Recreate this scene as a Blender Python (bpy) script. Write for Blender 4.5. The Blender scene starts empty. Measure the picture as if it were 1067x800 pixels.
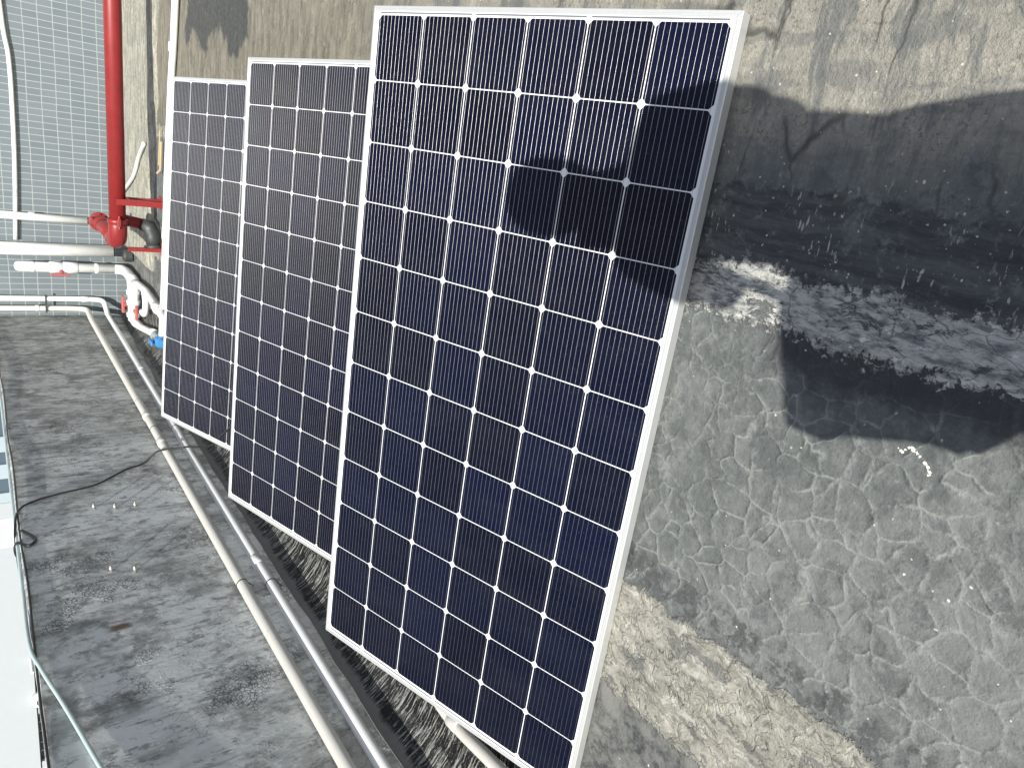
import bpy, bmesh, math, random
from mathutils import Vector, Matrix, noise as mnoise
random.seed(7)
S = bpy.context.scene
COL = S.collection

# ------------------------------------------------------------------ camera
# world: X along the panels' long side, Y away from the photographer, Z up.
# The phone was held sideways, so the picture's left is up.
CAM_H = 1.217
cd = bpy.data.cameras.new('camera'); cam = bpy.data.objects.new('camera', cd); COL.objects.link(cam)
W = Matrix(((0.14664, 0.94231, 0.30090), (-0.58621, 0.32781, -0.74088), (-0.79678, -0.06774, 0.60046)))
cam.matrix_world = Matrix.Translation((0, 0, CAM_H)) @ W.to_4x4()
cd.sensor_fit = 'HORIZONTAL'; cd.sensor_width = 36; cd.lens = 36 * 721.8 / 1067
cd.clip_start = 0.01; cd.clip_end = 2000
S.camera = cam

# ------------------------------------------------------------------ light
SUN = Vector((0.065, -0.73, 0.68)).normalized()
el = math.asin(SUN.z); az = math.atan2(SUN.x, SUN.y)
wd = bpy.data.worlds.new("World"); S.world = wd; wd.use_nodes = True
wn = wd.node_tree
sky = wn.nodes.new('ShaderNodeTexSky'); sky.sky_type = 'NISHITA'; sky.sun_disc = False
sky.sun_elevation = el; sky.sun_rotation = az; sky.air_density = 1.0; sky.dust_density = 1.0
hs = wn.nodes.new('ShaderNodeHueSaturation'); hs.inputs['Saturation'].default_value = 0.55
wn.links.new(sky.outputs[0], hs.inputs['Color']); wn.links.new(hs.outputs[0], wn.nodes['Background'].inputs[0])
wn.nodes['Background'].inputs[1].default_value = 0.098
sd = bpy.data.lights.new('sun', 'SUN'); so = bpy.data.objects.new('sun', sd); COL.objects.link(so)
sd.energy = 4.6; sd.angle = math.radians(0.55); sd.color = (1.0, 0.97, 0.89)
so.rotation_euler = SUN.to_track_quat('Z', 'Y').to_euler(); so.location = (0, -3, 6)
S.view_settings.view_transform = 'Standard'; S.view_settings.look = 'None'
S.view_settings.gamma = 1; S.view_settings.use_curve_mapping = False
S.view_settings.exposure = 0.5
S.render.engine = 'CYCLES'

# ------------------------------------------------------------------ object helpers
def tag(o, label=None, cat=None, group=None, kind=None):
    if label: o['label'] = label
    if cat: o['category'] = cat
    if group: o['group'] = group
    if kind: o['kind'] = kind
    return o
def empty(name, loc=(0, 0, 0)):
    o = bpy.data.objects.new(name, None); COL.objects.link(o); o.location = loc
    o.empty_display_size = 0.1
    return o
def link(name, bm, mat, parent=None, smooth=False, kind=None):
    me = bpy.data.meshes.new(name)
    bmesh.ops.recalc_face_normals(bm, faces=bm.faces)
    bm.to_mesh(me); bm.free()
    if smooth:
        for p in me.polygons: p.use_smooth = True
    if mat: me.materials.append(mat)
    o = bpy.data.objects.new(name, me); COL.objects.link(o)
    if parent: o.parent = parent
    if kind: o['kind'] = kind
    return o
def box(bm, a, b, bevel=0.0, rotz=0.0):
    x0, y0, z0 = a; x1, y1, z1 = b
    r = bmesh.ops.create_cube(bm, size=1)
    vs = r['verts']
    c = Vector(((x0 + x1) / 2, (y0 + y1) / 2, (z0 + z1) / 2))
    for v in vs:
        v.co = Vector((v.co.x * (x1 - x0), v.co.y * (y1 - y0), v.co.z * (z1 - z0)))
        if rotz: v.co = Matrix.Rotation(rotz, 3, 'Z') @ v.co
        v.co += c
    if bevel:
        es = list({e for v in vs for e in v.link_edges})
        bmesh.ops.bevel(bm, geom=es, offset=bevel, segments=2, affect='EDGES', profile=0.5)
def tube(bm, pts, r, seg=14, caps=True, samples=0):
    """sweep a circle of radius r (number or list) along pts"""
    P = [Vector(p) for p in pts]
    if samples:                                    # Catmull-Rom smoothing
        Q = []
        E = [P[0] * 2 - P[1]] + P + [P[-1] * 2 - P[-2]]
        for i in range(1, len(E) - 2):
            for k in range(samples):
                t = k / samples
                a, b, c, d = E[i - 1], E[i], E[i + 1], E[i + 2]
                Q.append(0.5 * ((2 * b) + (c - a) * t + (2 * a - 5 * b + 4 * c - d) * t * t + (3 * b - a - 3 * c + d) * t ** 3))
        Q.append(P[-1]); P = Q
    n = len(P)
    rr = r if isinstance(r, (list, tuple)) else [r] * n
    rings = []; up = None
    for i in range(n):
        if i == 0: t = P[1] - P[0]
        elif i == n - 1: t = P[-1] - P[-2]
        else: t = (P[i + 1] - P[i]).normalized() + (P[i] - P[i - 1]).normalized()
        t.normalize()
        if up is None: up = t.orthogonal().normalized()
        else:
            up = (up - t * up.dot(t)); up.normalize()
        s = t.cross(up)
        k = 1.0
        if 0 < i < n - 1:
            cs = max(0.5, t.dot((P[i + 1] - P[i]).normalized())); k = 1.0
        rings.append([bm.verts.new(P[i] + (up * math.cos(2 * math.pi * j / seg) + s * math.sin(2 * math.pi * j / seg)) * rr[i] * k) for j in range(seg)])
    for i in range(n - 1):
        for j in range(seg):
            bm.faces.new((rings[i][j], rings[i][(j + 1) % seg], rings[i + 1][(j + 1) % seg], rings[i + 1][j]))
    if caps:
        bm.faces.new(rings[0][::-1]); bm.faces.new(rings[-1])
def arc_pts(p0, pc, p1, R, n=7):
    """path p0 -> corner pc -> p1 with the corner rounded with radius R"""
    p0, pc, p1 = Vector(p0), Vector(pc), Vector(p1)
    a = pc + (p0 - pc).normalized() * R; b = pc + (p1 - pc).normalized() * R
    o = []
    for i in range(n + 1):
        t = i / n
        o.append(a * (1 - t) ** 2 + pc * 2 * t * (1 - t) + b * t * t)
    return o
def smooth_by_angle(o, ang=40):
    me = o.data
    for p in me.polygons: p.use_smooth = True
    bm = bmesh.new(); bm.from_mesh(me)
    for e in bm.edges:
        if len(e.link_faces) == 2 and e.calc_face_angle(0) > math.radians(ang): e.smooth = False
    bm.to_mesh(me); bm.free()
    return o

# ------------------------------------------------------------------ node helpers
class NT:
    def __init__(s, name):
        s.m = bpy.data.materials.new(name); s.m.use_nodes = True
        s.t = s.m.node_tree; s.b = s.t.nodes['Principled BSDF']
        s.tc = None
    def lk(s, a, b):
        if isinstance(a, (int, float)): b.default_value = a
        elif isinstance(a, (tuple, list)):
            b.default_value = (tuple(a) + (1.0,))[:4] if b.type == 'RGBA' else tuple(a)[:3]
        else: s.t.links.new(a, b)
    def co(s):
        if not s.tc: s.tc = s.t.nodes.new('ShaderNodeTexCoord')
        return s.tc.outputs['Object']
    def sep(s, v):
        n = s.t.nodes.new('ShaderNodeSeparateXYZ'); s.lk(v, n.inputs[0]); return n.outputs
    def comb(s, x, y, z):
        n = s.t.nodes.new('ShaderNodeCombineXYZ')
        for i, a in enumerate((x, y, z)): s.lk(a, n.inputs[i])
        return n.outputs[0]
    def mapv(s, v, scale=(1, 1, 1), loc=(0, 0, 0), rot=(0, 0, 0)):
        n = s.t.nodes.new('ShaderNodeMapping'); s.lk(v, n.inputs[0])
        n.inputs['Scale'].default_value = scale; n.inputs['Location'].default_value = loc; n.inputs['Rotation'].default_value = rot
        return n.outputs[0]
    def noise(s, v, scale, detail=4, rough=0.55, dist=0.0, col=False):
        n = s.t.nodes.new('ShaderNodeTexNoise'); s.lk(v, n.inputs['Vector'])
        n.inputs['Scale'].default_value = scale; n.inputs['Detail'].default_value = detail
        n.inputs['Roughness'].default_value = rough; n.inputs['Distortion'].default_value = dist
        return n.outputs['Color'] if col else n.outputs['Fac']
    def vor(s, v, scale, feature='F1', out='Distance', rnd=1.0):
        n = s.t.nodes.new('ShaderNodeTexVoronoi'); n.feature = feature; s.lk(v, n.inputs['Vector'])
        n.inputs['Scale'].default_value = scale; n.inputs['Randomness'].default_value = rnd
        return n.outputs[out]
    def m_(s, op, a, b=0.0, c=None):
        n = s.t.nodes.new('ShaderNodeMath'); n.operation = op
        s.lk(a, n.inputs[0]); s.lk(b, n.inputs[1])
        if c is not None: s.lk(c, n.inputs[2])
        return n.outputs[0]
    def add(s, a, b): return s.m_('ADD', a, b)
    def mul(s, a, b): return s.m_('MULTIPLY', a, b)
    def ss(s, v, a, b, lo=0.0, hi=1.0):
        """smoothstep of v from a (lo) to b (hi)"""
        n = s.t.nodes.new('ShaderNodeMapRange'); n.interpolation_type = 'SMOOTHSTEP'
        s.lk(v, n.inputs[0])
        if a > b: a, b, lo, hi = b, a, hi, lo
        for i, k in ((1, a), (2, b), (3, lo), (4, hi)): n.inputs[i].default_value = k
        return n.outputs[0]
    def band(s, v, a, b, w):
        """1 between a and b, soft edges of width w"""
        return s.mul(s.ss(v, a - w, a + w), s.ss(v, b + w, b - w))
    def mix(s, f, a, b):
        n = s.t.nodes.new('ShaderNodeMix'); n.data_type = 'RGBA'
        s.lk(f, n.inputs[0]); s.lk(a, n.inputs[6]); s.lk(b, n.inputs[7])
        return n.outputs[2]
    def mixf(s, f, a, b):
        n = s.t.nodes.new('ShaderNodeMix'); n.data_type = 'FLOAT'
        s.lk(f, n.inputs[0]); s.lk(a, n.inputs[2]); s.lk(b, n.inputs[3])
        return n.outputs[0]
    def scalec(s, c, f):
        n = s.t.nodes.new('ShaderNodeVectorMath'); n.operation = 'SCALE'
        s.lk(c, n.inputs[0]); s.lk(f, n.inputs[3]); return n.outputs[0]
    def vadd(s, a, b):
        n = s.t.nodes.new('ShaderNodeVectorMath'); n.operation = 'ADD'
        s.lk(a, n.inputs[0]); s.lk(b, n.inputs[1]); return n.outputs[0]
    def bump(s, h, strength=0.5, dist=0.01, prev=None):
        n = s.t.nodes.new('ShaderNodeBump'); n.inputs['Strength'].default_value = strength
        n.inputs['Distance'].default_value = dist; s.lk(h, n.inputs['Height'])
        if prev is not None: s.lk(prev, n.inputs['Normal'])
        return n.outputs[0]
    def out(s, col=None, rough=None, nrm=None, **kw):
        if col is not None: s.lk(col, s.b.inputs['Base Color'])
        if rough is not None: s.lk(rough, s.b.inputs['Roughness'])
        if nrm is not None: s.lk(nrm, s.b.inputs['Normal'])
        for k, v in kw.items(): s.lk(v, s.b.inputs[k.replace('_', ' ')])
        return s.m

def warp(N, c, sc, amt, detail=2):
    n = N.noise(c, sc, detail, col=True)
    v = N.t.nodes.new('ShaderNodeVectorMath'); v.operation = 'MULTIPLY_ADD'
    N.lk(n, v.inputs[0]); v.inputs[1].default_value = (amt,) * 3
    w2 = N.t.nodes.new('ShaderNodeVectorMath'); w2.operation = 'ADD'
    v.inputs[2].default_value = (-amt / 2,) * 3
    N.lk(v.outputs[0], w2.inputs[0]); N.lk(c, w2.inputs[1])
    return w2.outputs[0]

# ------------------------------------------------------------------ materials
def tar_col(N, c):
    w = warp(N, c, 6, .03)
    s1 = N.noise(N.mapv(w, scale=(9, 120, 9), rot=(0, 0, .06)), 1, 5, .75)
    s2 = N.noise(N.mapv(w, scale=(16, 75, 16), rot=(0, 0, -.12)), 1, 6, .75)
    mk = N.ss(N.noise(c, 6, 5, .65), .34, .42)
    k = N.m_('MAXIMUM', N.ss(s1, .540, .562), N.ss(s2, .60, .62))
    f = N.mul(k, N.mul(mk, .85))
    return N.mix(f, (.0065, .0065, .007), (.40, .40, .38)), f, w

def mat_floor():
    N = NT('roof_membrane'); c = N.co(); X, Y, Z = N.sep(c)
    nb = N.noise(c, 1.3, 5, .6); nm = N.noise(c, 7, 6, .65); nf = N.noise(c, 45, 6, .7); nff = N.noise(c, 190, 4, .7)
    # lap position wanders a little
    wx = N.add(X, N.add(N.mul(N.add(N.noise(c, 4, 3, .6), -.5), .10), N.mul(N.add(N.noise(c, 30, 5, .7), -.5), .085)))
    # --- grey membrane
    grey = N.mix(nm, (.086, .097, .095), (.152, .167, .160))
    grey = N.mix(N.ss(nf, .45, .7), grey, (.185, .19, .187))
    grey = N.mix(N.mul(N.ss(nff, .55, .72), .5), grey, (.07, .075, .078))
    grey = N.mix(N.mul(N.ss(nb, .46, .62), .55), grey, (.205, .21, .205))
    grey = N.mix(N.mul(N.ss(N.noise(N.mapv(c, loc=(4, 4, 1)), 3.3, 6, .7), .54, .62), .45), grey, (.085, .09, .095))
    # alligator pattern of raised pale seams
    cw = warp(N, warp(N, c, 8, .055), 45, .012)
    d1 = N.vor(cw, 17, 'DISTANCE_TO_EDGE'); d2 = N.vor(N.mapv(cw, loc=(3.3, 1.7, 0)), 25, 'DISTANCE_TO_EDGE')
    wdt = N.noise(c, 26, 4, .6)
    r1 = N.m_('SUBTRACT', 1, N.ss(d1, .0, .16)); r2 = N.m_('SUBTRACT', 1, N.ss(d2, .0, .16))
    r1c = N.m_('SUBTRACT', 1, N.ss(d1, .008, .055)); r2c = N.m_('SUBTRACT', 1, N.ss(d2, .01, .06))
    msk1 = N.ss(N.noise(N.mapv(c, loc=(7, 2, 0)), 2.6, 3), .36, .50)
    msk2 = N.mul(N.m_('SUBTRACT', 1, msk1), N.ss(N.noise(N.mapv(c, loc=(1, 9, 0)), 3.0, 3), .36, .48))
    crackzone = N.band(wx, -.93, -.20, .05)
    soft = N.ss(wdt, .32, .62, .15, 1.0)
    ridh = N.mul(N.m_('MAXIMUM', N.mul(r1, msk1), N.mul(r2, N.mul(msk2, .9))), N.mul(crackzone, soft))
    rid = N.mul(N.m_('MAXIMUM', N.mul(r1c, msk1), N.mul(r2c, N.mul(msk2, .9))), N.mul(crackzone, soft))
    grey = N.mix(N.mul(rid, .62), grey, (.31, .32, .30))
    mot = N.noise(N.mapv(c, loc=(8, 8, 2)), 16, 7, .75)
    grey = N.mix(N.mul(N.ss(mot, .50, .60), .6), grey, (.078, .086, .086))
    grey = N.mix(N.mul(N.ss(mot, .46, .36), .4), grey, (.23, .235, .225))
    ring_ = N.mul(N.band(d1, .16, .26, .05), N.mul(msk1, crackzone))
    grey = N.mix(N.mul(ring_, .18), grey, (.10, .105, .11))
    pit = N.mul(N.ss(N.noise(c, 70, 5, .75), .60, .70), N.ss(N.noise(N.mapv(c, loc=(9, 1, 0)), 5, 4), .52, .62))
    grey = N.mix(N.mul(pit, .6), grey, (.06, .062, .065))
    grey = N.mix(N.mul(N.ss(N.noise(N.mapv(c, loc=(1, 1, 4)), 85, 5, .75), .62, .70), .45), grey, (.30, .31, .30))
    # --- rough dark zone beyond the tan strip
    dk = N.mix(N.ss(nf, .35, .65), (.05, .054, .055), (.16, .162, .155))
    dk = N.mix(N.ss(nm, .45, .62), dk, (.19, .19, .18))
    col = N.mix(N.ss(wx, -1.20, -1.25), grey, dk)
    # --- tan strip of bare flaking coating
    sc_ = N.mapv(warp(N, warp(N, c, 16, .06), 60, .02), scale=(1.0, .38, 1), rot=(0, 0, .5))
    fl = N.vor(sc_, 24, 'DISTANCE_TO_EDGE'); flc = N.vor(sc_, 44, 'F1', 'Color')
    fn = N.noise(sc_, 42, 7, .75)
    tan = N.mix(N.sep(flc)[0], (.27, .258, .225), (.36, .345, .30))
    tan = N.mix(N.ss(fn, .50, .66), tan, (.50, .485, .44))
    tan = N.mix(N.mul(N.ss(fn, .47, .38), .9), tan, (.13, .128, .115))
    tan = N.mix(N.mul(N.mul(N.ss(fl, .035, .0), N.ss(nm, .44, .58)), .7), tan, (.10, .095, .085))
    hole = N.ss(N.noise(N.mapv(c, scale=(1.6, 1, 1)), 11, 6, .7), .545, .60)
    tan = N.mix(N.mul(hole, .8), tan, N.mix(nf, (.09, .095, .095), (.21, .21, .20)))
    tanm = N.mul(N.ss(wx, -1.245, -1.235), N.ss(wx, -.925, -.935))
    col = N.mix(tanm, col, tan)
    edge = N.mul(N.band(wx, -.93, -.84, .02), N.ss(N.noise(c, 28, 5, .7), .47, .55))
    col = N.mix(N.mul(edge, .75), col, (.06, .063, .065))
    # --- second lap: cast shadow painted black, with pale flaking strip on it
    shade_n = N.noise(N.mapv(c, scale=(2.5, 1, 1)), 9, 5, .7)
    tar = N.mul(N.band(wx, -.30, -.20, .03), N.mul(N.ss(Y, .80, .70), N.ss(shade_n, .28, .40)))  # membrane blackened only where the figure's shadow falls
    col = N.mix(N.mul(tar, .8), col, (.035, .038, .042))
    pc = N.mapv(warp(N, c, 14, .06), scale=(2.2, .8, 1))
    pn = N.noise(pc, 9, 6, .7); pn2 = N.noise(N.mapv(c, scale=(3, 1, 1)), 26, 5, .7)
    pn3 = N.noise(N.mapv(warp(N, c, 30, .02), scale=(2.6, 1, 1)), 20, 8, .8)
    pale = N.mix(N.ss(pn2, .36, .62), (.17, .175, .175), (.50, .495, .46))
    pale = N.mix(N.ss(pn3, .58, .62), pale, (.68, .67, .62))
    pale = N.mix(N.mul(N.ss(pn3, .42, .39), .9), pale, (.05, .052, .055))
    strip = N.mul(N.band(N.add(wx, N.mul(N.add(N.noise(c, 60, 6, .8), -.5), .08)), -.235, -.125, .005), N.ss(pn, .38, .41))
    # black band beside it with scraped pale ticks running across the lap
    tk = N.noise(N.mapv(warp(N, c, 12, .02), scale=(26, 110, 1), rot=(0, 0, .12)), 1, 3, .6)
    tickm = N.ss(N.noise(c, 10, 4), .50, .58)
    blk = N.mul(N.band(N.add(wx, N.mul(N.add(N.noise(c, 55, 5, .8), -.5), .09)), -.135, .03, .012), N.ss(N.noise(c, 9, 7, .75), .36, .44))
    lk = N.noise(N.mapv(warp(N, c, 9, .03), scale=(38, 4, 1), rot=(0, 0, .08)), 1, 5, .7)
    blkc = N.mix(N.ss(lk, .35, .7), (.035, .038, .042), (.115, .12, .12))
    blkc = N.mix(N.ss(nf, .55, .7), blkc, (.19, .195, .19))
    col = N.mix(N.mul(blk, .85), col, blkc)
    col = N.mix(N.mul(N.mul(N.ss(tk, .605, .635), N.mul(tickm, .8)), N.band(wx, -.16, .05, .04)), col, (.50, .50, .47))
    col = N.mix(strip, col, pale)
    col = N.mix(N.mul(N.mul(N.ss(N.vor(pc, 12, 'DISTANCE_TO_EDGE'), .022, 0), strip), .6), col, (.03, .03, .03))
    # --- tan, dusty, gritty concrete to the right
    dust = N.mix(nm, (.27, .255, .215), (.41, .385, .33))
    dust = N.mix(N.ss(nf, .5, .72), dust, (.43, .41, .36))
    g1 = N.noise(c, 105, 5, .8); g2 = N.noise(N.mapv(c, loc=(2, 3, 1)), 130, 5, .8)
    gm = N.ss(N.noise(N.mapv(c, loc=(6, 3, 1)), 6, 4, .6), .35, .62, .45, 1.0)
    dust = N.mix(N.mul(N.ss(g1, .52, .62), N.mul(gm, .75)), dust, (.115, .11, .10))
    dust = N.mix(N.mul(N.ss(g2, .56, .66), N.mul(gm, .85)), dust, (.56, .54, .48))
    dust = N.mix(N.mul(N.ss(N.noise(N.mapv(c, scale=(3.2, .9, 1)), 5, 5, .6), .50, .60), .6), dust, (.18, .185, .18))
    gr = N.noise(N.mapv(warp(N, c, 6, .05), scale=(.28, 1.5, 1), rot=(0, 0, .06)), 8, 7, .72)
    dust = N.mix(N.mul(N.ss(gr, .50, .60), .75), dust, (.14, .15, .15))
    dust = N.mix(N.mul(N.ss(gr, .44, .34), .5), dust, (.52, .50, .44))
    dustm = N.ss(N.add(wx, N.mul(N.add(gr, -.5), .35)), .03, .15)
    col = N.mix(dustm, col, dust)
    far = N.mul(N.ss(Y, 1.9, 3.0), N.ss(wx, -.35, .0))
    ol = N.noise(N.mapv(c, scale=(.35, 1.6, 1), rot=(0, 0, .1)), 16, 7, .78)
    olive = N.mix(N.ss(ol, .35, .66), (.125, .115, .085), (.30, .275, .215))
    olive = N.mix(N.mul(N.ss(N.noise(c, 30, 6, .8), .55, .66), .6), olive, (.42, .39, .31))
    olive = N.mix(N.mul(N.ss(N.noise(c, 26, 6, .8), .45, .36), .6), olive, (.08, .075, .06))
    col = N.mix(N.mul(far, .85), col, olive)
    # cracks running away from the viewer, with dark edges
    ck = N.mapv(warp(N, warp(N, c, 7, .06), 40, .012), scale=(.20, 1, 1))
    ckd = N.vor(ck, 7.5, 'DISTANCE_TO_EDGE')
    crk = N.mul(N.ss(ckd, .03, .0), N.mul(N.ss(wx, -.1, .08), N.mul(N.ss(N.noise(c, 3.5, 2), .42, .55), N.ss(Y, 2.2, 1.6))))
    col = N.mix(N.mul(crk, .8), col, (.07, .068, .06))
    # tar blot beyond the panels
    bx = N.add(X, N.mul(N.add(N.noise(c, 2.6, 4, .6), -.5), .7)); by = N.add(Y, N.mul(N.add(N.noise(N.mapv(c, loc=(5, 5, 0)), 2.6, 5, .65), -.5), 1.2))
    blot = N.mul(N.band(bx, .42, 1.25, .03), N.band(by, 4.1, 5.6, .06))
    col = N.mix(N.mul(blot, .9), col, N.mix(N.ss(nf, .4, .7), (.05, .055, .055), (.10, .105, .105)))
    # dust heaped against the far gutter, tar near the parapet
    near = N.ss(N.add(wx, N.mul(N.add(N.noise(c, 9, 5, .7), -.5), .12)), -1.72, -1.75)
    tc_, tf_, _w = tar_col(N, c)
    col = N.mix(near, col, tc_)
    light = N.mul(near, N.ss(N.noise(N.mapv(c, scale=(1, 2.5, 1)), 3.5, 6, .7), .60, .63))
    col = N.mix(N.mul(light, .8), col, (.24, .235, .21))
    # white flecks of old paint
    fv = N.vor(warp(N, c, 60, .01), 42, 'F1'); fc = N.sep(N.vor(warp(N, c, 60, .01), 42, 'F1', 'Color'))
    flk = N.mul(N.mul(N.ss(N.add(fv, N.mul(nff, .14)), .21, .16), N.ss(fc[1], .86, .90)), N.ss(N.noise(c, 5, 3), .45, .6))
    col = N.mix(flk, col, (.62, .61, .56))
    h = N.add(N.mul(nf, .5), N.add(N.mul(nff, .25), N.mul(ridh, .45)))
    h = N.add(h, N.add(N.mul(N.mul(tanm, N.add(N.mul(fn, 2.2), N.mul(N.ss(fl, 0, .08), .5))), .9), N.mul(strip, .9)))
    h = N.add(h, N.mul(dustm, N.mul(N.add(g1, g2), 1.0)))
    nr = N.bump(h, .75, .006); nr = N.bump(nm, .5, .02, nr)
    rough = N.mixf(nm, .62, .92)
    return N.out(col, rough, nr, Specular_IOR_Level=.35)

def mat_parapet():
    N = NT('parapet_cement'); c = N.mapv(N.co(), loc=(-2.1, 2.0, 0)); X, Y, Z = N.sep(c)
    nb = N.noise(c, 1.6, 5, .6); nm = N.noise(N.mapv(c, scale=(1, 1.6, .8)), 5, 6, .65); nf = N.noise(c, 38, 6, .7)
    st = N.noise(N.mapv(c, scale=(1, 6.0, 1.0)), 2.6, 6, .7)        # stains run down the face
    col = N.mix(N.ss(nm, .3, .7), (.40, .415, .405), (.60, .62, .605))
    col = N.mix(N.ss(nb, .44, .54), col, (.66, .68, .675))
    col = N.mix(N.mul(N.ss(st, .50, .64), .6), col, (.25, .255, .25))
    col = N.mix(N.mul(N.ss(Y, 4.2, 7.0), .5), col, (.26, .265, .245))
    col = N.mix(N.mul(N.ss(N.noise(N.mapv(c, scale=(1, 9, 1.2)), 3.5, 6, .7), .56, .66), N.ss(Y, 3.6, 5.5, .25, .9)), col, (.09, .09, .085))
    blo = N.noise(N.mapv(c, loc=(2, 4, 1)), 3.1, 5, .6)
    col = N.mix(N.mul(N.ss(blo, .50, .62), .65), col, (.20, .20, .19))
    m2 = N.noise(N.mapv(c, scale=(1, 1.8, 1), loc=(5, 2, 2)), 13, 7, .75)
    col = N.mix(N.mul(N.ss(m2, .52, .62), .7), col, (.17, .175, .17))
    col = N.mix(N.mul(N.ss(N.noise(N.mapv(c, scale=(1, .9, 1), loc=(8, 1, 6)), 4.2, 7, .7), .53, .60), .55), col, (.20, .205, .195))
    col = N.mix(N.mul(N.ss(m2, .46, .36), .6), col, (.72, .735, .72))
    # crazed skin showing dark underneath
    cw = warp(N, c, 20, .03)
    cr = N.vor(cw, 62, 'DISTANCE_TO_EDGE'); crz = N.ss(N.noise(N.mapv(c, loc=(0, .6, .3)), 2.9, 5, .7), .54, .62)
    col = N.mix(N.mul(N.ss(cr, .16, .02), N.mul(crz, .8)), col, (.075, .08, .09))
    cr2 = N.vor(warp(N, c, 12, .06), 17, 'DISTANCE_TO_EDGE')
    col = N.mix(N.mul(N.ss(cr2, .018, 0), N.mul(N.ss(N.noise(c, 2.2, 3), .48, .58), .7)), col, (.10, .105, .11))
    col = N.mix(N.mul(N.ss(nf, .62, .74), .5), col, (.12, .12, .12))
    # rust run
    ry = N.add(Y, N.mul(N.add(N.noise(c, 20, 3), -.5), .03)); rz = N.add(Z, N.mul(N.add(N.noise(c, 16, 3), -.5), .04))
    rust = N.mul(N.band(ry, 2.795, 2.835, .012), N.band(rz, .80, .89, .02))
    col = N.mix(N.mul(rust, .85), col, (.10, .045, .02))
    h = N.add(N.mul(nf, .5), N.add(N.mul(nm, .8), N.mul(N.mul(N.ss(cr, 0, .12), crz), .4)))
    nr = N.bump(h, .55, .008)
    return N.out(col, .85, nr, Specular_IOR_Level=.3)

def mat_cant():
    N = NT('bitumen_cant'); c = N.co()
    col, s, w = tar_col(N, c)
    X, Y, Z = N.sep(c)
    col = N.mix(N.mul(N.ss(N.noise(c, 2.3, 6, .7), .64, .67), .8), col, (.20, .195, .175))
    col = N.mix(N.mul(N.ss(N.add(Z, N.mul(N.noise(c, 9, 5, .7), .06)), .125, .145), .9), col, (.24, .24, .225))
    gl = N.noise(N.mapv(w, scale=(4, 45, 4)), 1, 6, .8)
    nr = N.bump(N.add(gl, N.mul(N.noise(c, 30, 5), .5)), .9, .012)
    return N.out(col, N.mixf(s, .42, .85), nr, Specular_IOR_Level=.35)

def mat_tiles():
    N = NT('wall_tiles'); c = N.co(); X, Y, Z = N.sep(c)
    v = N.comb(N.add(X, N.mul(N.add(N.noise(c, 1.7, 2), -.5), .012)), N.add(Z, N.mul(N.add(N.noise(N.mapv(c, loc=(4, 0, 2)), 2.3, 2), -.5), .014)), 0)
    b = N.t.nodes.new('ShaderNodeTexBrick'); N.lk(v, b.inputs['Vector'])
    b.offset = 0.0; b.squash = 1.0
    b.inputs['Scale'].default_value = 1; b.inputs['Brick Width'].default_value = .0575; b.inputs['Row Height'].default_value = .1115
    b.inputs['Mortar Size'].default_value = .0034; b.inputs['Mortar Smooth'].default_value = .3
    b.inputs['Color1'].default_value = (.125, .155, .180, 1); b.inputs['Color2'].default_value = (.155, .185, .210, 1)
    b.inputs['Mortar'].default_value = (.38, .41, .40, 1)
    n = N.noise(c, 3, 5, .7); nf = N.noise(N.mapv(c, scale=(2, 1, .6)), 20, 5, .7)
    col = N.mix(N.mul(n, .5), b.outputs['Color'], (.20, .225, .225))
    col = N.mix(N.mul(N.ss(nf, .62, .75), .5), col, (.40, .42, .41))
    col = N.mix(N.mul(N.ss(Z, .12, .0), N.ss(n, .4, .6)), col, (.16, .155, .14))
    nr = N.bump(N.m_('SUBTRACT', 1, b.outputs['Fac']), .4, .003)
    return N.out(col, N.mixf(b.outputs['Fac'], .32, .85), nr)

def mat_simple(name, col, rough=.5, metal=0.0, var=.12, sc=12, bump=.0, dirt=None, dscale=9, dcut=.6):
    N = NT(name); c = N.co(); n = N.noise(c, sc, 5, .65)
    a = tuple(x * (1 - var) for x in col); b = tuple(min(1, x * (1 + var)) for x in col)
    k = N.mix(n, a, b)
    if dirt: k = N.mix(N.mul(N.ss(N.noise(N.mapv(c, loc=(3, 3, 3)), dscale, 5, .7), dcut, dcut + .1), .7), k, dirt)
    nr = N.bump(N.noise(c, sc * 6, 4), bump, .003) if bump else None
    return N.out(k, N.mixf(n, rough * .85, min(1, rough * 1.15)), nr, Metallic=metal)

def mat_cell():
    N = NT('silicon_cells'); c = N.co()
    g = N.t.nodes.new('ShaderNodeNewGeometry'); r = g.outputs['Random Per Island']
    col = N.mix(r, (.0015, .0023, .0095), (.0022, .0038, .019))
    dz = N.mul(N.ss(N.noise(N.mapv(c, scale=(.5, 1.6, 1)), 5, 6, .75), .40, .68), .14)
    col = N.mix(dz, col, (.030, .034, .042))
    col = N.mix(N.mul(N.ss(N.noise(c, 240, 2), .62, .72), .25), col, (.10, .10, .12))
    return N.out(col, .30, None, Coat_Weight=.34, Coat_Roughness=.06, Coat_IOR=1.4, Specular_IOR_Level=.15)

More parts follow.
